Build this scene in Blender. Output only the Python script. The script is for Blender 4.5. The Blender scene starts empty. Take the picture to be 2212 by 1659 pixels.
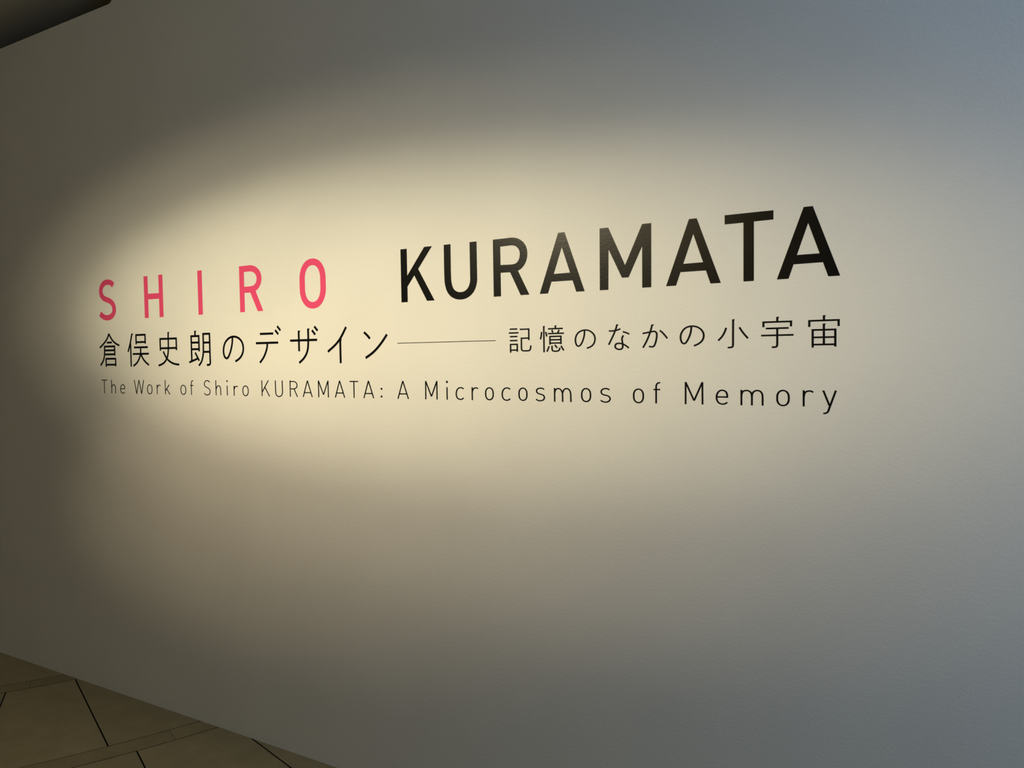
import bpy, bmesh, math, random
from mathutils import Matrix, Vector
from mathutils.geometry import delaunay_2d_cdt

scene = bpy.context.scene
col = scene.collection

# ------------------------------------------------------------------ camera
# world: x along the lettered wall, y = 0 its face (room at y < 0), z up, metres
cam = bpy.data.cameras.new('camera')
cam.sensor_width = 36.0
cam.lens = 36.0 * 1661.0 / 2212.0
cam.clip_start = 0.02
cam_o = bpy.data.objects.new('camera', cam)
col.objects.link(cam_o)
RT = Vector((0.86363674, 0.5038637, -0.0159044))
UP = Vector((-0.00512097, 0.0403163, 0.99917384))
FW = Vector((-0.50408863, 0.8628418, -0.03739891))
cam_o.matrix_world = Matrix(((RT.x, UP.x, -FW.x, 0.0), (RT.y, UP.y, -FW.y, -2.1201783),
                             (RT.z, UP.z, -FW.z, 1.55), (0, 0, 0, 1)))
scene.camera = cam_o

# ------------------------------------------------------------------ light
world = bpy.data.worlds.new('world')
scene.world = world
world.use_nodes = True
wb = world.node_tree.nodes['Background']
wb.inputs[0].default_value = (0.55, 0.72, 0.95, 1)
wb.inputs[1].default_value = 0.05

def light(name, kind, loc, target, power, color, **kw):
    d = bpy.data.lights.new(name, kind)
    d.energy = power
    d.color = color
    for k, v in kw.items():
        if k not in ('scale', 'roll'):
            setattr(d, k, v)
    o = bpy.data.objects.new(name, d)
    o.location = loc
    q = (Vector(target) - Vector(loc)).to_track_quat('-Z', 'Y').to_matrix()
    o.rotation_euler = (q @ Matrix.Rotation(math.radians(kw.get('roll', 0)), 3, 'Z')).to_euler()
    o.scale = kw.get('scale', (1, 1, 1))
    col.objects.link(o)
    return o

SPOT = (-2.85, -3.5, 3.1)
# ceiling spotlight with a spread lens and the softer field around its beam, and its twin aimed lower
light('ceiling_spotlight', 'SPOT', SPOT, (-1.876, 0, 1.71), 366, (1.0, 0.89, 0.577),
      spot_size=math.radians(18.46), spot_blend=1.0, shadow_soft_size=0.05, scale=(3.46, 1, 1), roll=4.2)
light('ceiling_spotlight_field', 'SPOT', SPOT, (-1.932, 0, 1.697), 158, (1.0, 0.853, 0.57),
      spot_size=math.radians(27.5), spot_blend=1.0, shadow_soft_size=0.05, scale=(2.97, 1, 1), roll=2.2)
light('ceiling_spotlight_low', 'SPOT', SPOT, (-1.692, 0, 1.294), 157, (1.0, 0.79, 0.49),
      spot_size=math.radians(22.3), spot_blend=1.0, shadow_soft_size=0.05, scale=(3.2, 1, 1), roll=19)
# unseen warm fill light added to lift the dim ambient level
light('ambient_fill', 'POINT', (-2.2, -4.9, 2.9), (0, 0, 0), 28, (1.0, 0.76, 0.28), shadow_soft_size=0.1)
# daylight from the glazed opening beyond the end of the wall
light('daylight_opening', 'AREA', (2.44, -1.6, 2.3), (0.0, -1.2, 2.3), 43, (0.42, 0.655, 1.0),
      shape='RECTANGLE', size=1.8, size_y=1.4)

scene.view_settings.view_transform = 'Standard'
scene.view_settings.look = 'None'
scene.view_settings.exposure = 0.0
scene.view_settings.gamma = 1.0
scene.view_settings.use_curve_mapping = False

# ------------------------------------------------------------------ materials
def new_mat(name):
    m = bpy.data.materials.new(name)
    m.use_nodes = True
    nt = m.node_tree
    return m, nt, nt.nodes['Principled BSDF']

def node(nt, kind, **kw):
    n = nt.nodes.new(kind)
    for k, v in kw.items():
        setattr(n, k, v)
    return n

def ramp(nt, fac, stops):
    r = node(nt, 'ShaderNodeValToRGB')
    el = r.color_ramp.elements
    el[0].position, el[0].color = stops[0]
    el[1].position, el[1].color = stops[1]
    for p, c in stops[2:]:
        e = el.new(p)
        e.color = c
    nt.links.new(fac, r.inputs[0])
    return r

def plaster(name, base, bump=0.2, rough=0.75):
    m, nt, b = new_mat(name)
    geo = node(nt, 'ShaderNodeNewGeometry')
    n1 = node(nt, 'ShaderNodeTexNoise')
    n1.inputs['Scale'].default_value = 125
    n1.inputs['Detail'].default_value = 3
    n2 = node(nt, 'ShaderNodeTexNoise')
    n2.inputs['Scale'].default_value = 3.0
    n2.inputs['Detail'].default_value = 4
    nt.links.new(geo.outputs['Position'], n1.inputs['Vector'])
    nt.links.new(geo.outputs['Position'], n2.inputs['Vector'])
    bp = node(nt, 'ShaderNodeBump')
    bp.inputs['Strength'].default_value = bump
    bp.inputs['Distance'].default_value = 0.004
    nt.links.new(n1.outputs['Fac'], bp.inputs['Height'])
    nt.links.new(bp.outputs['Normal'], b.inputs['Normal'])
    lo = tuple(c * 0.97 for c in base) + (1,)
    r = ramp(nt, n2.outputs['Fac'], [(0.35, lo), (0.65, tuple(base) + (1,))])
    nt.links.new(r.outputs[0], b.inputs['Base Color'])
    b.inputs['Roughness'].default_value = rough
    b.inputs['Specular IOR Level'].default_value = 0.15
    return m

def vinyl(name, base, rough):
    m, nt, b = new_mat(name)
    geo = node(nt, 'ShaderNodeNewGeometry')
    n1 = node(nt, 'ShaderNodeTexNoise')
    n1.inputs['Scale'].default_value = 125
    n1.inputs['Detail'].default_value = 3
    nt.links.new(geo.outputs['Position'], n1.inputs['Vector'])
    bp = node(nt, 'ShaderNodeBump')
    bp.inputs['Strength'].default_value = 0.035
    bp.inputs['Distance'].default_value = 0.004
    nt.links.new(n1.outputs['Fac'], bp.inputs['Height'])
    nt.links.new(bp.outputs['Normal'], b.inputs['Normal'])
    b.inputs['Base Color'].default_value = base + (1,)
    b.inputs['Roughness'].default_value = rough
    b.inputs['Specular IOR Level'].default_value = 0.145
    return m

def stone(name, base, dark):
    m, nt, b = new_mat(name)
    geo = node(nt, 'ShaderNodeNewGeometry')
    inf = node(nt, 'ShaderNodeObjectInfo')
    n1 = node(nt, 'ShaderNodeTexNoise')
    n1.inputs['Scale'].default_value = 9
    n1.inputs['Detail'].default_value = 6
    n1.inputs['Roughness'].default_value = 0.65
    nt.links.new(geo.outputs['Position'], n1.inputs['Vector'])
    r1 = ramp(nt, n1.outputs['Fac'], [(0.3, dark + (1,)), (0.7, base + (1,))])
    # sparse dark pits of the limestone
    v = node(nt, 'ShaderNodeTexVoronoi')
    v.inputs['Scale'].default_value = 9
    nt.links.new(geo.outputs['Position'], v.inputs['Vector'])
    r2 = ramp(nt, v.outputs['Distance'], [(0.03, (0.25, 0.25, 0.25, 1)), (0.05, (1, 1, 1, 1))])
    mx = node(nt, 'ShaderNodeMix', data_type='RGBA', blend_type='MULTIPLY')
    mx.inputs[0].default_value = 1
    nt.links.new(r1.outputs[0], mx.inputs[6])
    nt.links.new(r2.outputs[0], mx.inputs[7])
    mr = node(nt, 'ShaderNodeMapRange')
    mr.inputs[3].default_value = 0.92
    mr.inputs[4].default_value = 1.06
    nt.links.new(inf.outputs['Random'], mr.inputs[0])
    hs = node(nt, 'ShaderNodeHueSaturation')
    nt.links.new(mx.outputs[2], hs.inputs['Color'])
    nt.links.new(mr.outputs[0], hs.inputs['Value'])
    nt.links.new(hs.outputs[0], b.inputs['Base Color'])
    b.inputs['Roughness'].default_value = 0.55
    b.inputs['Specular IOR Level'].default_value = 0.3
    return m

M_WALL = plaster('white_wall_paint', (0.80, 0.79, 0.765))
M_ROOM = plaster('room_paint', (0.50, 0.47, 0.42), 0.05)
M_CEIL = plaster('ceiling_paint', (0.62, 0.58, 0.47), 0.05)
M_BLACK = vinyl('black_vinyl', (0.003, 0.003, 0.0035), 0.27)
M_PINK = vinyl('pink_vinyl', (0.80, 0.075, 0.20), 0.5)
M_STONE = stone('limestone_slab', (0.41, 0.335, 0.19), (0.345, 0.28, 0.155))
M_STRIP = stone('limestone_strip', (0.40, 0.325, 0.18), (0.32, 0.255, 0.135))
M_GROUT, _nt, _b = new_mat('dark_joint')
_b.inputs['Base Color'].default_value = (0.05, 0.042, 0.03, 1)
_b.inputs['Roughness'].default_value = 0.95

# ------------------------------------------------------------------ helpers
def link(name, me, mat, parent=None):
    o = bpy.data.objects.new(name, me)
    if mat:
        me.materials.append(mat)
    col.objects.link(o)
    o.parent = parent
    return o

def mesh_from(name, verts, faces):
    me = bpy.data.meshes.new(name)
    me.from_pydata(verts, [], faces)
    me.update()
    bm = bmesh.new()
    bm.from_mesh(me)
    bmesh.ops.recalc_face_normals(bm, faces=bm.faces)
    bm.to_mesh(me)
    bm.free()
    return me

def box_data(x0, x1, y0, y1, z0, z1, base=0):
    v = [(x, y, z) for x in (x0, x1) for y in (y0, y1) for z in (z0, z1)]
    f = [(0, 1, 3, 2), (4, 6, 7, 5), (0, 4, 5, 1), (2, 3, 7, 6), (0, 2, 6, 4), (1, 5, 7, 3)]
    return v, [tuple(i + base for i in q) for q in f]

def prism(name, ring, lo, hi, axis, mat, parent=None):
    """A closed outline (2-D) given thickness along the y or z axis."""
    n = len(ring)
    if axis == 'y':
        v = [(a, lo, b) for a, b in ring] + [(a, hi, b) for a, b in ring]
    else:
        v = [(a, b, lo) for a, b in ring] + [(a, b, hi) for a, b in ring]
    f = [tuple(range(n)), tuple(range(2 * n - 1, n - 1, -1))]
    f += [(i, (i + 1) % n, n + (i + 1) % n, n + i) for i in range(n)]
    return link(name, mesh_from(name, v, f), mat, parent)

def struct(o):
    o['kind'] = 'structure'
    return o

# ------------------------------------------------------------------ room
X0, X1, Y0, CEIL = -7.0, 2.5, -6.0, 3.27
# lettered wall: full height, with a low part at its far end that stops short of the ceiling
r = 0.03
out = [(X0, 0.0), (X1, 0.0), (X1, CEIL), (-3.242, CEIL)]
out += [(-3.262, 3.143 + r)]
for k in range(1, 7):
    a = k / 6 * math.pi / 2
    out.append((-3.262 - r + r * math.cos(a), 3.143 + r - r * math.sin(a)))
out += [(X0, 3.131)]
wall = struct(prism('wall_front', out, 0.0, 0.12, 'y', M_WALL))
struct(prism('wall_left', [(X0 - 0.12, Y0), (X0, Y0), (X0, 1.5), (X0 - 0.12, 1.5)], 0, CEIL, 'z', M_ROOM))
struct(prism('wall_back', [(X0 - 0.12, Y0 - 0.12), (X1 + 0.12, Y0 - 0.12), (X1 + 0.12, Y0), (X0 - 0.12, Y0)], 0, CEIL, 'z', M_ROOM))
# dark back of the space behind the lettered wall
struct(prism('wall_behind', [(X0, 1.5), (X1, 1.5), (X1, 1.62), (X0, 1.62)], 0, CEIL, 'z', M_ROOM))
# right wall with the glazed opening the daylight comes through
v, f = [], []
for q in ((X1, X1 + 0.12, -0.6, 0.12, 0, CEIL), (X1, X1 + 0.12, Y0, -2.6, 0, CEIL),
          (X1, X1 + 0.12, -2.6, -0.6, 3.05, CEIL), (X1, X1 + 0.12, -2.6, -0.6, 0, 0.7)):
    a, b = box_data(*q, base=len(v))
    v += a
    f += b
struct(link('wall_right', mesh_from('wall_right', v, f), M_ROOM))
struct(prism('ceiling', [(X0 - 0.12, Y0 - 0.12), (X1 + 0.12, Y0 - 0.12), (X1 + 0.12, 1.62), (X0 - 0.12, 1.62)],
             CEIL, CEIL + 0.1, 'z', M_CEIL))
floor = struct(prism('floor', [(X0 - 0.12, Y0 - 0.12), (X1 + 0.12, Y0 - 0.12), (X1 + 0.12, 1.62), (X0 - 0.12, 1.62)],
                     -0.12, -0.03, 'z', M_GROUT))

# ------------------------------------------------------------------ stone floor laid in rings
CX, CY = -6.48, 1.46
rng = random.Random(4)
def ring_piece(name, r0, r1, a0i, a0o, a1i, a1o, mat):
    """Slab between two radii and two joints (degrees at the inner and outer edge)."""
    n = 5
    pts = []
    for k in range(n + 1):
        a = math.radians(a0i + (a1i - a0i) * k / n)
        pts.append((CX + r0 * math.cos(a), CY + r0 * math.sin(a)))
    for k in range(n, -1, -1):
        a = math.radians(a0o + (a1o - a0o) * k / n)
        pts.append((CX + r1 * math.cos(a), CY + r1 * math.sin(a)))
    cx = sum(p[0] for p in pts) / len(pts)
    cy = sum(p[1] for p in pts) / len(pts)
    if not (X0 < cx < X1 and Y0 < cy) or min(p[1] for p in pts) > 0.0:
        return
    pts = [(min(max(x, X0), X1), min(max(y, Y0), 0.1)) for x, y in pts]
    o = prism(name, pts, -0.03, rng.uniform(-0.0006, 0.0), 'z', mat, floor)
    o.data.materials.append(M_GROUT)          # mortar on the sides, seen in the joints
    for p in o.data.polygons:
        if abs(p.normal.z) < 0.5:
            p.material_index = 1

def joints(lo, hi, step, fixed):
    out = list(fixed)
    a = out[0]
    while a[0] > lo:
        a = (a[0] - step, a[1] - step)
        out.insert(0, a)
    a = out[-1]
    while a[0] < hi:
        a = (a[0] + step, a[1] + step)
        out.append(a)
    return out

BANDS = [(1.157, 1.264), (2.087, 2.194), (3.017, 3.114), (3.944, 4.051), (4.881, 4.988), (5.818, 5.925),
         (6.755, 6.862), (7.692, 7.799), (8.629, 8.736), (9.566, 9.673)]
SEEN = {2: [(-33.4, -33.5), (-28.14, -26.89)], 3: [(-25.6, -25.2), (-20.36, -19.5)]}
GAP_R, GAP_A = 0.0058, 0.0042
for i in range(len(BANDS) - 1):
    # slab ring outside band i
    r0, r1 = BANDS[i][1] + GAP_A / 2, BANDS[i + 1][0] - GAP_A / 2
    step = math.degrees(0.37 / BANDS[i][1]) if i != 2 else 5.5
    js = joints(-92, 0, step, SEEN.get(i, [(-40.0 + 3.1 * i,) * 2]))
    for a, b in zip(js, js[1:]):
        g0, g1 = math.degrees(GAP_R / 2 / r0), math.degrees(GAP_R / 2 / r1)
        ring_piece('floor_slab', r0, r1, a[0] + g0, a[1] + g1, b[0] - g0, b[1] - g1, M_STONE)
    # narrow border strip i
    r0, r1 = BANDS[i][0] + GAP_A / 2, BANDS[i][1] - GAP_A / 2
    first = {2: -31.65, 3: -23.55}.get(i, -30.0 - 1.7 * i)
    js = joints(-92, 0, math.degrees(0.80 / r0), [(first, first)])
    for a, b in zip(js, js[1:]):
        g = math.degrees(0.0007 / r0)
        ring_piece('border_strip', r0, r1, a[0] + g, a[1] + g, b[0] - g, b[1] - g, M_STRIP)

# ------------------------------------------------------------------ vinyl lettering on the wall
# group | letter | strokes, in millimetres on the wall: P outline, L straight and C curved pen strokes,
# K slanted stroke cut level at its ends, O ring, D square dot
GLYPHS = """s|S|C -3329.6 1896.1 -3343.2 1907.4 -3372.1 1913.8 -3401.4 1908.6 -3420.3 1891.5 -3425.4 1873.4 -3420.3 1854.8 -3402.7 1840.6 -3378 1832.7 -3353.6 1824.2 -3335.2 1810.2 -3327.1 1790 -3333.2 1769.5 -3352.2 1755.5 -3382.9 1750.7 -3410.5 1756.1 -3435.5 1771.4
s|H|P -3106 1922 -3078.9 1922 -3078.9 1739.2 -3106 1739.2;P -3003.2 1922 -2976.1 1922 -2976.1 1739.2 -3003.2 1739.2;P -3084.7 1844.7 -2999.2 1843.6 -2999.4 1819.2 -3082.9 1819.9
s|I|P -2746.4 1922 -2719.3 1922 -2719.3 1739.2 -2746.4 1739.2
s|R|P -2493 1922 -2465.9 1922 -2465.9 1739.2 -2493 1739.2;C -2478.3 1909.8 -2451.3 1909.8 -2424.4 1909.8 -2400.3 1901.6 -2384.2 1885.2 -2380.2 1865.7 -2386.2 1847.1 -2403.1 1831.6 -2427.8 1827.1 -2450.2 1826.9 -2477.3 1827.5;P -2436 1822.4 -2405.6 1826.8 -2361.6 1739.2 -2392.4 1739.2
s|O|O -2161.7 -2028.8 1736.4 1922.8
k|K|P -1677 1922 -1649.9 1922 -1649.9 1739.2 -1677 1739.2;P -1575.1 1922 -1542.8 1922 -1649.9 1791.8 -1650.4 1828.6;P -1613.4 1843.3 -1602.4 1849.4 -1536.1 1739.2 -1567.2 1739.2 -1619.5 1828.9
k|U|C -1480.4 1922 -1480.6 1865.3 -1480.4 1814.2 -1479 1794.1 -1471.1 1769.6 -1455.2 1754.7 -1431.8 1748.6 -1407 1752.6 -1386.6 1768.8 -1377.7 1793.4 -1377.3 1814 -1377.4 1857.6 -1377.4 1922
k|R|P -1301.3 1922 -1274.2 1922 -1274.2 1739.2 -1301.3 1739.2;C -1287.2 1909.8 -1254.7 1909.8 -1223.9 1909.8 -1203.3 1900.2 -1191.5 1884.6 -1188.9 1866.6 -1193.4 1847 -1207 1831.2 -1225.4 1825.8 -1251.3 1826.1 -1286.3 1826.9;P -1242.7 1821.1 -1214.4 1824.4 -1170.4 1739.2 -1201.4 1739.2
k|A|P -1066.7 1922 -1044.9 1922 -1054.9 1878 -1104.5 1739.2 -1133.2 1739.2;P -1066.7 1922 -1044.9 1922 -980 1739.2 -1007.7 1739.2 -1054.9 1878;P -1084.7 1797.8 -1026.9 1798.2 -1018.4 1774.2 -1093.7 1774.6
k|M|P -928.8 1922 -901.5 1922 -849.4 1807.6 -795.7 1922 -768.4 1922 -769.9 1739.2 -797.1 1739.2 -796.3 1858.9 -839 1771.7 -859.4 1772 -901.1 1858.4 -903 1739.2 -930.2 1739.2
k|A|P -657.8 1922 -636.1 1922 -646.1 1880.1 -696.7 1739.2 -725.6 1739.2;P -657.8 1922 -636.1 1922 -570.1 1739.2 -598.5 1739.2 -646.1 1880.1;P -676.1 1798.7 -618 1799.3 -610 1776 -684.7 1776.2
k|T|P -558.7 1922 -430.2 1922 -430.3 1897.7 -480.7 1897.5 -481.4 1739.2 -508.8 1739.2 -508.1 1897.2 -558.4 1897.2
k|A|P -354.2 1922 -332.1 1922 -343.3 1880.3 -392.4 1739.2 -421.8 1739.2;P -354.2 1922 -332.1 1922 -266.5 1739.2 -294.7 1739.2 -343.3 1880.3;P -372.7 1799.6 -315 1799.5 -306.9 1776.2 -380.8 1775.9
jl|倉|C -3374.1 1678.1 -3388.2 1656.6 -3407.2 1640.1 -3428.8 1625.9 -3449 1615;C -3374.2 1675.4 -3357.6 1654.3 -3338.2 1638.6 -3318.5 1629 -3298.8 1622.5;L -3392.4 1637.5 -3354.3 1637.5;L -3415.7 1619.5 -3330.7 1619.5;L -3335.2 1620.2 -3335.2 1577.1;L -3410.8 1601.7 -3336.6 1601.7;L -3411.9 1583.3 -3337.6 1583.3;C -3411.6 1622.5 -3411.5 1603.2 -3413.9 1580 -3422.6 1557 -3434.3 1543.9 -3446.7 1533.1;L -3406.6 1563.1 -3326.4 1563.1;L -3403.2 1564.5 -3403.2 1525.9;L -3330.4 1563.9 -3330.4 1528.2;L -3402.6 1535.9 -3331 1535.9;P -3370.7 1678.1 -3370.7 1671.1 -3368.9 1671.6 -3365.8 1677 -3366 1678.1
jl|俣|C -3202.4 1673.7 -3206.1 1664.8 -3213.5 1641.8 -3222 1621 -3235.4 1592.3;L -3215.6 1631.3 -3215.6 1525.5;L -3178.3 1666.3 -3105.8 1666.3;L -3174.4 1668 -3174.4 1624.8;L -3109.7 1667.1 -3109.7 1626.8;L -3173.8 1634.5 -3109.2 1634.5;L -3191.5 1611.3 -3092.7 1611.3;L -3202.2 1582.3 -3086.7 1582.3;C -3143.6 1610.5 -3144.9 1586.7 -3149.6 1571.9 -3161.3 1554.2 -3177.9 1539.5 -3199.8 1529.1;C -3142.7 1583.7 -3137.6 1571.8 -3124.2 1555.3 -3108.2 1543.3 -3088.7 1532.1;P -3199.6 1673.7 -3199.6 1666.6 -3197.7 1667.1 -3194.7 1672.5 -3194.9 1673.7
jl|史|C -2949.3 1673.6 -2950.2 1645.3 -2951.2 1601.8 -2954.8 1579.1 -2962.6 1560.3 -2979.9 1543.3 -3001.4 1534 -3021.9 1529.3;L -3010.1 1644.8 -2892.9 1644.8;L -3005.6 1646.7 -3005.6 1593.6;L -2897.2 1645.5 -2897.2 1594.3;L -3006.1 1604.2 -2897 1604.2;C -2986.4 1590.6 -2978.1 1577.6 -2962.7 1558.4 -2941.1 1544.9 -2915 1536.1 -2881.6 1532.5;P -2946.5 1673.6 -2946.5 1666.6 -2944.6 1667.1 -2941.6 1672.5 -2941.8 1673.6
jl|朗|L -2773.5 1674.1 -2773.5 1651.1;L -2803.1 1651.2 -2745.8 1651.2;L -2798.9 1653.6 -2798.9 1547.3;L -2750.4 1652.3 -2750.4 1586.8;L -2799.6 1624.2 -2750.4 1624.2;L -2799.5 1596.5 -2750.4 1596.5;L -2776.2 1582.4 -2751.3 1547.7;L -2815.8 1541.5 -2756.3 1558.2;L -2727.1 1658.9 -2678.5 1658.9;C -2722.3 1660.7 -2722.8 1608.6 -2724 1583.1 -2729.9 1557.5 -2740.5 1539.3 -2755 1527.5;C -2682.6 1659.6 -2682.6 1616.9 -2682.8 1553.4 -2682.4 1538.8 -2685.7 1532.1 -2694 1529.8 -2704.4 1529.9;L -2722.7 1622.8 -2682.9 1622.8;L -2724 1584.3 -2683.3 1584.3;P -2770.4 1674.1 -2770.4 1667 -2768.6 1667.5 -2765.5 1672.9 -2765.7 1674.1
jl|の|C -2543.8 1640.1 -2545.5 1619.4 -2553.2 1592.8 -2564.7 1569.9 -2573 1559.3 -2582.4 1555.5 -2592.8 1561.3 -2598.8 1575.7 -2598.8 1593.7 -2591.7 1615 -2576.5 1630.7 -2557.7 1640.1 -2536.6 1643.1 -2516 1639.9 -2498.3 1630.6 -2486.1 1616.3 -2481.3 1596.8 -2485.1 1577.6 -2496.1 1561.9 -2512 1550.6 -2530.5 1542.8
jl|デ|L -2384 1649.4 -2310.1 1649.4;L -2299.7 1662.2 -2282.4 1645.6;L -2287.6 1676.9 -2270.4 1659.8;L -2408.5 1613.5 -2284.5 1613.5;C -2344.4 1613.2 -2345.4 1597.9 -2354.1 1576.7 -2368 1555.4 -2388.6 1536.2
jl|ザ|L -2219.8 1619.2 -2079.1 1619.2;L -2173.4 1656.3 -2173.4 1577.7;C -2124.4 1662.8 -2124.4 1617.2 -2127.9 1584.9 -2135.8 1567.3 -2150.7 1549.8 -2174.6 1533.7;L -2104.5 1655.7 -2088 1638.8;L -2092.1 1669.6 -2075.6 1653.1;P -2170.2 1656.3 -2170.2 1649.2 -2168.3 1649.7 -2165.3 1655.1 -2165.5 1656.3;P -2121.6 1662.8 -2121.6 1655.7 -2119.7 1656.2 -2116.7 1661.6 -2116.9 1662.8
jl|イ|C -1934.5 1662.5 -1945.2 1647.2 -1963.1 1622 -1988.8 1598.2 -2026.7 1573.9;L -1964.5 1619.2 -1964.5 1530.8;P -1961.2 1619.2 -1961.2 1612.1 -1959.3 1612.6 -1956.3 1618.1 -1956.5 1619.2
jl|ン|C -1850.6 1640.8 -1836.3 1630.6 -1823.2 1617.2;C -1745.1 1630.3 -1763.3 1608.8 -1785.3 1587.2 -1811 1566.8 -1845.3 1548.5
jr|記|L -1243.6 1633 -1216.1 1633;L -1247.3 1620.8 -1212 1620.8;L -1243.4 1609.2 -1215.9 1609.2;L -1243.7 1596.5 -1216.2 1596.5;L -1244.2 1584.3 -1214.8 1584.3;L -1241.6 1585.5 -1241.6 1558.1;L -1217.1 1585.2 -1217.1 1560.8;L -1242.1 1566.2 -1217 1566.2;L -1207 1631.5 -1172 1631.5;L -1174.6 1632.7 -1174.6 1596.8;L -1204.2 1603.2 -1174.4 1603.2;C -1201.6 1604.6 -1201.6 1587.7 -1201.7 1572.4 -1200.7 1566.1 -1196.2 1563.5 -1186.7 1563.1 -1177.2 1563.4 -1171.1 1565.6 -1168.8 1571.8 -1167.7 1580
jr|憶|L -1121 1639.2 -1121 1557.5;C -1128.9 1621 -1130.1 1609.4 -1133.3 1597.8;L -1114.5 1620.8 -1110.6 1606.4;L -1080.6 1639.9 -1080.6 1630;L -1106.2 1629.9 -1055 1629.9;L -1093.2 1626.3 -1089.5 1618.1;L -1067.9 1626 -1072.9 1615.7;L -1106.9 1615.1 -1051.2 1615.1;L -1102 1606.1 -1059.4 1606.1;L -1099.9 1607.2 -1099.9 1580.7;L -1062 1606.5 -1062 1582;L -1099.5 1595.6 -1062.3 1595.6;L -1099.7 1585.5 -1061.7 1585.5;C -1102.9 1576.4 -1106.9 1567.2 -1111.3 1559.3;C -1092.9 1577.6 -1093.1 1569 -1091.6 1562.5 -1086.3 1560.5 -1074.9 1560.6 -1068.4 1563.2 -1066 1571.2;L -1083.7 1580 -1074.8 1570.3;L -1062.1 1576.6 -1052.5 1562.1;P -1119.2 1639.2 -1119.2 1635.2 -1118.2 1635.5 -1116.5 1638.5 -1116.6 1639.2;P -1078.9 1639.9 -1078.9 1635.9 -1077.9 1636.2 -1076.2 1639.2 -1076.3 1639.9
jr|の|C -982.2 1621.4 -982.8 1608.1 -985.9 1596.3 -991.9 1583.1 -997.9 1575.9 -1003.8 1574.1 -1009.6 1578.2 -1012.8 1588.9 -1012.2 1599.6 -1008.4 1608.8 -1001 1616.6 -990.6 1621.2 -977.5 1622.6 -965.9 1620 -955.9 1613.3 -949.6 1604.6 -947.8 1595.4 -949.8 1584.9 -955.7 1576.4 -963.7 1571.3 -975 1567.5
jr|な|C -876.7 1636.1 -879.7 1625.1 -886.2 1609.7 -893.6 1595.1 -903.9 1576.3;C -902.9 1617.4 -893.3 1617.1 -880.5 1618.2 -866.2 1622.5;C -858.7 1613.7 -849 1611.3 -838.4 1606.2;C -856.9 1603.3 -861 1596.5 -861.5 1591.3 -860 1581 -859.2 1570.6 -861.3 1564.8 -866.9 1562.2 -874.8 1562.8 -881.9 1566.6 -883.5 1572.6 -880.2 1578.5 -873 1580.2 -863.5 1579.1 -854.1 1575.7 -840.1 1565.9;P -875.1 1636.1 -875.1 1632.1 -874 1632.4 -872.3 1635.5 -872.4 1636.1
jr|か|C -767.9 1632.4 -771 1621 -776.5 1604.5 -785 1585.2 -796.7 1565.8;C -797.5 1607 -784 1609.1 -768.8 1611.5 -759.8 1612 -755 1606.8 -754.6 1598.9 -757 1584.5 -760.9 1573.8 -764.7 1568.8 -770.8 1567.8 -778.6 1569.1;C -745.5 1614.4 -735.8 1606.2 -723.3 1590.9;P -766.3 1632.4 -766.3 1628.4 -765.2 1628.7 -763.5 1631.8 -763.6 1632.4
jr|の|C -653.3 1622.1 -654.6 1608.9 -659 1594.9 -665.6 1582.4 -670.7 1576.2 -675.7 1574.8 -681.5 1579.2 -684.6 1589.9 -684 1599.8 -679.1 1610.3 -671.1 1618.5 -659.5 1622.8 -648 1623.4 -636.6 1620.7 -626 1613.6 -619.7 1604.4 -618.3 1593.9 -621.9 1583.5 -629.8 1576 -636.9 1571.9 -646.2 1568.2
jr|小|C -537.1 1638.4 -537.4 1611.9 -537.7 1586.2 -537.8 1569.1 -538.8 1563.7 -542.7 1562 -552.1 1561.5;C -556.1 1615.9 -560.5 1604 -567.4 1592.1 -578.2 1581.2;C -520.4 1616.1 -511.3 1601.7 -497.6 1585.6;P -535.5 1638.4 -535.5 1634.4 -534.4 1634.7 -532.7 1637.7 -532.8 1638.4
jr|宇|L -421.1 1640.7 -421.1 1627.4;L -459.5 1627.3 -383.4 1627.3;L -456.9 1627.8 -456.9 1614.1;L -386.4 1627.8 -386.4 1614.1;L -450.6 1610.4 -392.3 1610.4;L -463 1591.9 -380 1591.9;C -421.3 1610.3 -421.4 1588.3 -421.4 1568.4 -422.4 1562.6 -425.9 1560.6 -435.3 1560.5;P -419.3 1640.7 -419.3 1636.7 -418.2 1637 -416.5 1640 -416.6 1640.7
jr|宙|L -305.3 1640.2 -305.3 1626.5;L -343.5 1626.9 -267.5 1626.9;L -341 1627.8 -341 1611.2;L -270.2 1627.6 -270.2 1611.3;L -305.5 1618.9 -305.5 1564.3;L -335.4 1602.9 -275.4 1602.9;L -332.7 1603.9 -332.7 1557.4;L -278.1 1603.1 -278.1 1559.1;L -332.3 1583.7 -278.5 1583.7;L -332.3 1565 -277.8 1565;P -303.5 1640.2 -303.5 1636.2 -302.5 1636.5 -300.8 1639.6 -300.9 1640.2;P -303.9 1618.9 -303.9 1615 -302.8 1615.2 -301.1 1618.3 -301.2 1618.9
e0|T|L -3443.7 1465.1 -3400.5 1465.1;L -3423 1466.7 -3423 1404
e0|h|L -3367.8 1466.7 -3367.8 1404;C -3367.9 1428.6 -3362.7 1439.7 -3352.1 1444.6 -3342 1440.2 -3338.6 1429.8 -3339 1404
e0|e|L -3300.2 1426.1 -3267.7 1426.1;C -3269.9 1425.6 -3270.4 1436.8 -3275.6 1443.3 -3284 1445 -3293.7 1441.5 -3299.3 1432.5 -3300.1 1418.8 -3296.1 1409.9 -3286.2 1405.9 -3277.7 1406.7 -3269.6 1411.2
e1|W|K -3197.8 1466.7 -3182.7 1404;K -3182.7 1404 -3164 1466.7;K -3164 1466.7 -3147.4 1404;K -3147.4 1404 -3130 1466.7
e1|o|O -3107.1 -3070 1403.1 1447
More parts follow.
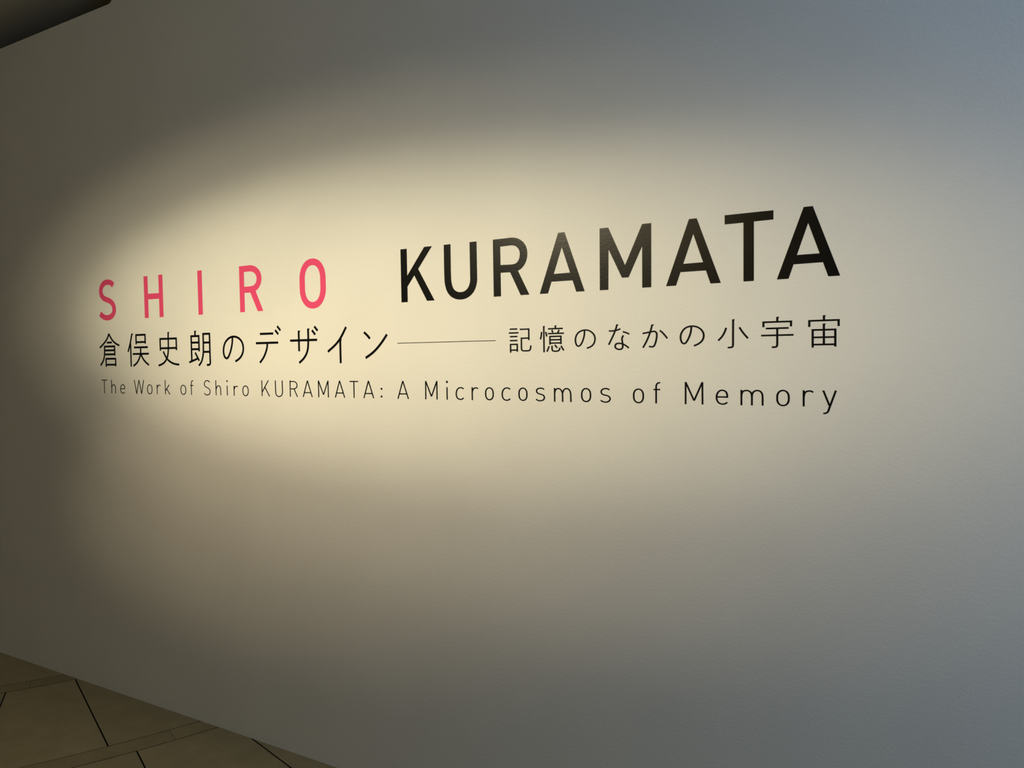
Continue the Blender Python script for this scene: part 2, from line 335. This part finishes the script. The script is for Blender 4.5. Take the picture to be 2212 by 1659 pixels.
e1|r|L -3036.6 1446 -3036.6 1404;C -3036.6 1430.2 -3031.4 1440.4 -3021.8 1444.4 -3012.6 1441.9
e1|k|L -2980.7 1466.7 -2980.7 1404;K -2953.2 1446.5 -2979.6 1420.1;K -2971 1428.4 -2950.3 1404
e2|o|O -2878.8 -2841.6 1403.3 1446.3
e2|f|C -2794.8 1463.9 -2801.1 1463.9 -2806.2 1459.4 -2807.7 1447.3 -2807.8 1425 -2807.4 1404.2;L -2813.7 1444.1 -2794.7 1444.1
e3|S|C -2691 1458.2 -2696.9 1462.9 -2707.1 1464.8 -2717.2 1461.9 -2723.8 1453.4 -2722.8 1444.6 -2714.5 1437.7 -2702.9 1434.4 -2692.8 1429.1 -2688.6 1418.2 -2693.7 1409.1 -2705.7 1404.9 -2717.4 1406.3 -2725.7 1411.9
e3|h|L -2652.1 1466.7 -2652.1 1404;C -2651.7 1427.9 -2646.6 1439.5 -2637.1 1443.9 -2628 1440.8 -2623.9 1431.3 -2623.7 1404
e3|i|D -2583.6 1463;L -2583.8 1444.5 -2583.8 1404
e3|r|L -2543.2 1444.2 -2543.2 1404;C -2543.2 1428.9 -2537.4 1439 -2529.2 1442.7 -2520.8 1440.6
e3|o|O -2493.6 -2457.6 1402.8 1446.1
e4|K|L -2381.1 1466.7 -2381.1 1404;K -2344.4 1466.7 -2380 1420.8;K -2364.8 1440.2 -2339.7 1404
e4|U|C -2306.1 1466.7 -2305.7 1441.2 -2305.3 1420.7 -2302.4 1410.4 -2295.1 1405.2 -2286.9 1403.9 -2278.6 1405.7 -2271.5 1410.8 -2267.8 1421.1 -2268.3 1441.5 -2268.2 1466.7
e4|R|L -2226.1 1404 -2226.1 1466.7;C -2226.1 1462.7 -2214.8 1462.7 -2202.8 1462.5 -2193 1457.6 -2188.9 1448.4 -2192.4 1439.7 -2203.8 1435 -2215.8 1434.4 -2225.9 1434.3;K -2205.8 1435 -2188.6 1404
e4|A|K -2158.1 1404 -2134.7 1466.7;K -2134.7 1466.7 -2111.5 1404;L -2150.4 1420.8 -2119.1 1420.8
e4|M|L -2078 1404 -2078.2 1466.7;K -2078.2 1466.7 -2053.6 1413.8;K -2053.6 1413.8 -2029.9 1466.7;L -2029.9 1466.7 -2029.4 1404
e4|A|K -1994.9 1404 -1972.5 1466.7;K -1972.5 1466.7 -1949.1 1404;L -1987.7 1421.3 -1955.9 1421.3
e4|T|L -1923.9 1463.9 -1882.5 1463.9;L -1903.5 1463.8 -1903.5 1404
e4|A|K -1857.3 1404 -1834.6 1466.7;K -1834.6 1466.7 -1811.6 1404;L -1850.1 1420.9 -1819.2 1420.9
e4|:|D -1775 1438.3;D -1775.5 1411
e5|A|K -1701.7 1404 -1679.1 1466.7;K -1679.1 1466.7 -1655.6 1404;L -1694.6 1421.3 -1663.1 1421.3
e6|M|L -1581 1404 -1580.3 1466.7;K -1580.3 1466.7 -1557 1413.8;K -1557 1413.8 -1533.3 1466.7;L -1533.3 1466.7 -1533.6 1404
e6|i|D -1491.7 1463.8;L -1492 1446.3 -1492 1404
e6|c|C -1424.9 1440.6 -1429.7 1444 -1438 1445.2 -1446.7 1442.3 -1452.6 1434.7 -1454.7 1425.2 -1453.1 1414.5 -1447.5 1408 -1438.1 1405.6 -1430.5 1407.3 -1425.5 1411.1
e6|r|L -1390.9 1447.1 -1390.9 1404;C -1390.8 1430.9 -1386.9 1440.9 -1377.5 1445.3 -1367.3 1442.6
e6|o|O -1341 -1307.4 1404.6 1447.2
e6|c|C -1245.9 1440.9 -1250.7 1444.5 -1259.4 1445.6 -1267.6 1442.8 -1273.7 1435.2 -1275.7 1426 -1274.1 1414.5 -1268.3 1407.9 -1259.1 1405.6 -1250.7 1407.6 -1246.1 1411.3
e6|o|O -1215.6 -1182.3 1404.5 1447.3
e6|s|C -1122.8 1441.9 -1128.8 1445.1 -1136.4 1445.7 -1145.5 1443.8 -1150 1437.9 -1147.4 1430.8 -1137.4 1427.1 -1125.8 1423.9 -1121.9 1416 -1126 1408.9 -1136.1 1406.1 -1146.1 1407.1 -1151.8 1411.2
e6|m|L -1086.2 1446.6 -1086.2 1404;C -1086.1 1431.2 -1083.3 1440.8 -1074.4 1445.3 -1065.4 1442.4 -1059.4 1432 -1058.9 1419.8 -1058.8 1404;C -1058.4 1432 -1054.4 1441.1 -1046 1445.5 -1036.4 1442.1 -1031.4 1431.8 -1031 1418.8 -1030.5 1404
e6|o|O -996.3 -962.6 1404.3 1447.5
e6|s|C -903 1442.2 -908.7 1445.5 -916.5 1446.3 -925.7 1443.9 -930.1 1437.1 -927.1 1429.5 -916.8 1426.5 -905.3 1423.3 -900.9 1415.5 -904.9 1408.4 -915.5 1405.4 -925.2 1407.2 -931.9 1410.8
e7|o|O -829.1 -794.9 1404 1447.3
e7|f|C -745.6 1464.2 -750.2 1464.2 -754.6 1462 -757.5 1456.8 -758 1448.2 -758.2 1426.2 -758.4 1404.5;L -765.9 1444.7 -746 1444.7
e8|M|L -671.4 1404 -671 1466.7;K -671 1466.7 -647 1414.2;K -647 1414.2 -623.1 1466.7;L -623.1 1466.7 -623.1 1404
e8|e|L -583.5 1425.8 -551.9 1425.8;C -553.9 1425.7 -554.9 1434.8 -558.6 1441.2 -568 1444.6 -576.6 1441.8 -581.9 1434.5 -583.8 1425.4 -582.3 1416 -577.2 1409 -568.2 1406 -560.3 1407.3 -553.9 1411.2
e8|m|L -515.9 1445.9 -515.9 1404;C -515.6 1430.8 -513.4 1440 -507.5 1443.6 -501 1444.3 -494.5 1442.6 -489.4 1437 -488 1429.7 -487.9 1416.4 -488 1404;C -487.7 1429.7 -485.8 1437.8 -480.5 1443 -473.6 1444.6 -466.5 1442.9 -461.5 1437.4 -459.8 1428.6 -459.7 1416.9 -459.8 1404
e8|o|O -424.4 -389.9 1403.3 1447.1
e8|r|L -355.1 1446.2 -355.1 1404;C -354.8 1428.6 -353 1438.3 -348 1443.2 -341.3 1444.5 -336 1444 -331.6 1440.9
e8|y|K -307 1446.1 -291.9 1406.7;C -276.6 1446.4 -283.8 1425.6 -292.3 1401.3 -295.4 1392.1 -299.3 1387.9 -307.2 1386.6"""
PEN = dict(s=(27.1, 24.4), k=(27.1, 24.4), jl=(9.4, 8.7), jr=(5.3, 4.5), e=(4.9, 3.9))
def catmull(P,n=7):
    P=[tuple(p) for p in P]
    Q=[tuple(2*a-b for a,b in zip(P[0],P[1]))]+P+[tuple(2*a-b for a,b in zip(P[-1],P[-2]))]
    out=[]
    for i in range(1,len(Q)-2):
        p0,p1,p2,p3=Q[i-1:i+3]
        t0=0.0
        d=lambda a,b:max(math.hypot(a[0]-b[0],a[1]-b[1])**.5,1e-4)
        t1=t0+d(p0,p1);t2=t1+d(p1,p2);t3=t2+d(p2,p3)
        for k in range(n):
            t=t1+(t2-t1)*k/n;r=[]
            for c in (0,1):
                a1=(t1-t)/(t1-t0)*p0[c]+(t-t0)/(t1-t0)*p1[c]
                a2=(t2-t)/(t2-t1)*p1[c]+(t-t1)/(t2-t1)*p2[c]
                a3=(t3-t)/(t3-t2)*p2[c]+(t-t2)/(t3-t2)*p3[c]
                b1=(t2-t)/(t2-t0)*a1+(t-t0)/(t2-t0)*a2
                b2=(t3-t)/(t3-t1)*a2+(t-t1)/(t3-t1)*a3
                r.append((t2-t)/(t2-t1)*b1+(t-t1)/(t2-t1)*b2)
            out.append(tuple(r))
    out.append(P[-1])
    for _ in range(8):
        out=[out[0]]+[((a[0]+2*b[0]+c[0])/4,(a[1]+2*b[1]+c[1])/4) for a,b,c in zip(out,out[1:],out[2:])]+[out[-1]]
    return out
def clip(poly,z,keep):
    out=[]
    for a,b in zip(poly,poly[1:]+poly[:1]):
        ia,ib=(a[1]-z)*keep>=0,(b[1]-z)*keep>=0
        if ia:out.append(a)
        if ia!=ib:
            t=(z-a[1])/(b[1]-a[1]);out.append((a[0]+(b[0]-a[0])*t,z))
    return out
def stroke(P,pv,ph,pieces=False):
    # an upright stroke is pv wide, a level one ph; corners mitred; ends cut square
    def off(n):return math.hypot(pv/2*n[0],ph/2*n[1])
    L=[];R=[];N=len(P);dirs=[]
    for a,b in zip(P,P[1:]):
        l=math.hypot(b[0]-a[0],b[1]-a[1]) or 1;dirs.append(((b[0]-a[0])/l,(b[1]-a[1])/l))
    for i,p in enumerate(P):
        d0=dirs[max(i-1,0)];d1=dirs[min(i,N-2)]
        n0=(-d0[1],d0[0]);n1=(-d1[1],d1[0]);h0,h1=off(n0),off(n1)
        det=n0[0]*n1[1]-n0[1]*n1[0]
        if abs(det)<.02:v=(n1[0]*h1,n1[1]*h1)
        else:v=((h0*n1[1]-h1*n0[1])/det,(n0[0]*h1-n1[0]*h0)/det)
        m=math.hypot(*v);lim=1.25*max(pv,ph)
        if m>lim:v=(v[0]*lim/m,v[1]*lim/m)
        L.append((p[0]+v[0],p[1]+v[1]));R.append((p[0]-v[0],p[1]-v[1]))
    return L,R
def glyph_polys(grp,s):
    pv,ph=PEN[grp if grp in PEN else 'e'];out=[]
    for st in s.split(';'):
        t,*v=st.split(' ');v=[float(x) for x in v]
        if t=='O':
            x0,x1,z0,z1=v;cx,cz=(x0+x1)/2,(z0+z1)/2
            rx,rz=(x1-x0-pv)/2,(z1-z0-ph)/2;s_=max(0,rz-rx*1.12)*.8
            ring=[]
            for k in range(42):
                a=math.pi*(k%21)/20+(math.pi if k>20 else 0);c,n=math.cos(a),math.sin(a)
                ring.append((cx+rx*math.copysign(abs(c)**.92,c),cz+(rz-s_)*math.copysign(abs(n)**.95,n)+(s_ if k<21 else -s_)))
            if s_<.05:ring=ring[:20]+ring[21:41]
            ring=ring+ring[:2];ring=[ring[-3]]+ring
            L,R=stroke(ring,pv,ph)
            L=L[1:-1];R=R[1:-1]
            for i in range(len(L)-1):out.append([L[i],L[i+1],R[i+1],R[i]])
            continue
        if t=='D':
            a,b=pv*.72,pv*.72;out.append([(v[0]-a,v[1]-b),(v[0]+a,v[1]-b),(v[0]+a,v[1]+b),(v[0]-a,v[1]+b)]);continue
        P=list(zip(v[::2],v[1::2]))
        if t=='K':
            (ax,az),(bx,bz)=P;l=math.hypot(bx-ax,bz-az);ux,uz=(bx-ax)/l*4,(bz-az)/l*4
            L,R=stroke([(ax-ux,az-uz),(bx+ux,bz+uz)],pv,ph)
            out.append(clip(clip([L[0],L[1],R[1],R[0]],min(az,bz),1),max(az,bz),-1));continue
        if t=='P':out.append(P);continue
        if t=='C':P=catmull(P)
        L,R=stroke(P,pv,ph)
        for i in range(len(L)-1):out.append([L[i],L[i+1],R[i+1],R[i]])
    return out


THICK = 0.0005
def glyph_pieces(polys):
    """Union of the pen strokes, split into its separate pieces: [(verts, triangles)]"""
    vs, fs = [], []
    for p in polys:
        area = sum(a[0] * b[1] - a[1] * b[0] for a, b in zip(p, p[1:] + p[:1]))
        if abs(area) < 0.02:
            continue
        if area < 0:
            p = p[::-1]
        fs.append(list(range(len(vs), len(vs) + len(p))))
        vs += [Vector(q) for q in p]
    V, E, F, _, _, _ = delaunay_2d_cdt(vs, [], fs, 0, 0.02)
    T = []
    for t in F:
        x, z = sum(V[i][0] for i in t) / 3, sum(V[i][1] for i in t) / 3
        for f in fs:
            hit = False
            for a, b in zip(f, f[1:] + f[:1]):
                (ax, az), (bx, bz) = vs[a], vs[b]
                if (az > z) != (bz > z) and x < ax + (z - az) / (bz - az) * (bx - ax):
                    hit = not hit
            if hit:
                T.append(t)
                break
    up = list(range(len(V)))
    def find(i):
        while up[i] != i:
            up[i] = up[up[i]]
            i = up[i]
        return i
    for t in T:
        for i in t[1:]:
            up[find(i)] = find(t[0])
    groups = {}
    for t in T:
        groups.setdefault(find(t[0]), []).append(t)
    return [(V, g) for g in groups.values()]

def piece_mesh(name, V, T, cx, cz):
    idx = {}
    for t in T:
        for i in t:
            idx.setdefault(i, len(idx))
    n = len(idx)
    pos = [((V[i][0] - cx) / 1000, (V[i][1] - cz) / 1000) for i in idx]
    verts = [(x, -THICK, z) for x, z in pos] + [(x, -0.00002, z) for x, z in pos]
    faces, edges = [], {}
    for t in T:
        a = [idx[i] for i in t]
        faces.append(tuple(a))
        faces.append(tuple(i + n for i in reversed(a)))
        for p, q in zip(a, a[1:] + a[:1]):
            edges[(p, q)] = 1
    for p, q in list(edges):
        if (q, p) not in edges:
            faces.append((q, p, p + n, q + n))
    me = bpy.data.meshes.new(name)
    me.from_pydata(verts, [], faces)
    me.update()
    return me

ORD = ['first', 'second', 'third', 'fourth', 'fifth', 'sixth', 'seventh', 'eighth', 'ninth', 'tenth', 'eleventh']
TITLE = [
    'pink capital S that starts the top line', 'pink capital H, second letter of the top line',
    'pink capital I, a single upright bar in the top line', 'pink capital R in the top line',
    'pink capital O, last of the pink letters', 'large bold black K beside the pink O',
    'large bold black U between the K and the R', 'large bold black R in the top line',
    'large bold black A between the R and the M', 'large bold black M in the top line',
    'large bold black A between the M and the T', 'large bold black T in the top line',
    'large bold black A that ends the top line']
JAPAN = [
    ('kanji', 'tall black kanji with a peaked roof stroke, starting the Japanese line'),
    ('kanji', 'black kanji, second in the Japanese line, with a small box at its top'),
    ('kanji', 'black kanji, third in the Japanese line, a wide box crossed by one long stroke'),
    ('kanji', 'black kanji, fourth in the Japanese line, made of two tall columns'),
    ('kana', 'large black looped hiragana below the pink R, fifth in the Japanese line'),
    ('kana', 'large black katakana with two level bars and two ticks, sixth in the Japanese line'),
    ('kana', 'large black katakana with one bar, two uprights and two ticks, below the pink O'),
    ('kana', 'large black katakana of two strokes, a slope and an upright, eighth in the Japanese line'),
    ('kana', 'large black katakana of a short tick and a rising sweep, just before the thin rule'),
    ('kanji', 'small black kanji with stacked bars, directly after the thin rule'),
    ('kanji', 'dense small black kanji, second after the thin rule'),
    ('kana', 'small black looped hiragana, third after the thin rule, below the large black A'),
    ('kana', 'small black hiragana ending in a little closed loop, fourth after the thin rule'),
    ('kana', 'small black hiragana with a hook and a side stroke, fifth after the thin rule'),
    ('kana', 'small black looped hiragana, sixth after the thin rule, before the three last kanji'),
    ('kanji', 'small black kanji of three strokes, a hooked upright between two slants'),
    ('kanji', 'small black kanji with a roof over two level bars, second from the line end'),
    ('kanji', 'small black kanji with a roof over a gridded box, ending the Japanese line')]
WORDS_IN_LINE = {'s': 'pink letters of the top line', 'k': 'large black letters of the top line',
                 'jl': 'large characters of the Japanese line', 'jr': 'small characters after the thin rule'}

def put_glyph(name, label, cat, group, polys, mat, part_names):
    pieces = glyph_pieces(polys)
    xs = [q[0] for p in polys for q in p]
    zs = [q[1] for p in polys for q in p]
    cx, cz = (min(xs) + max(xs)) / 2, min(zs)
    if len(pieces) == 1:
        o = link(name, piece_mesh(name, *pieces[0], cx, cz), mat)
    else:
        o = bpy.data.objects.new(name, None)
        o.empty_display_size = 0.05
        col.objects.link(o)
        pieces.sort(key=lambda p: -max(p[0][i][1] for t in p[1] for i in t))
        for k, p in enumerate(pieces):
            pn = part_names[min(k, len(part_names) - 1)]
            link(pn, piece_mesh(pn, *p, cx, cz), mat, o)
    o.location = (cx / 1000, 0, cz / 1000)
    o['label'], o['category'] = label, cat
    if group:
        o['group'] = group
    return o

nt_, nj, pos = 0, 0, {}
for line in GLYPHS.split('\n'):
    grp, ch, strokes = line.split('|')
    polys = glyph_polys(grp, strokes)
    mat = M_PINK if grp == 's' else M_BLACK
    if grp in ('s', 'k'):
        put_glyph('vinyl_letter', TITLE[nt_], 'letter', WORDS_IN_LINE[grp], polys, mat, ['stroke'])
        nt_ += 1
    elif grp in ('jl', 'jr'):
        kind, lab = JAPAN[nj]
        put_glyph('vinyl_' + kind, lab, 'character', WORDS_IN_LINE[grp], polys, mat, ['stroke'])
        nj += 1
    else:
        w = int(grp[1:])
        k = pos.get(w, 0)
        pos[w] = k + 1
        g = 'letters of the %s word in the bottom line' % ORD[w]
        kind = 'thin black capital' if ch.isupper() else 'thin black small'
        if ch == ':':
            put_glyph('vinyl_colon', 'thin black colon of two square dots in the bottom line', 'colon', g, polys, mat, ['dot'])
        elif w == 5:
            put_glyph('vinyl_letter', 'thin black capital A standing alone after the colon in the bottom line', 'letter', g, polys, mat, ['stroke'])
        else:
            put_glyph('vinyl_letter', '%s %s, %s letter of the %s word in the bottom line' % (kind, ch, ORD[k], ORD[w]),
                      'letter', g, polys, mat, ['dot', 'stem'] if ch == 'i' else ['stroke'])

# thin rule joining the two halves of the Japanese line
put_glyph('vinyl_rule', 'long hair-thin black rule in the middle of the Japanese line', 'rule', None,
          [[(-1698.8, 1597.1), (-1297.5, 1597.1), (-1297.5, 1599.2), (-1698.8, 1599.2)]], M_BLACK, ['stroke'])
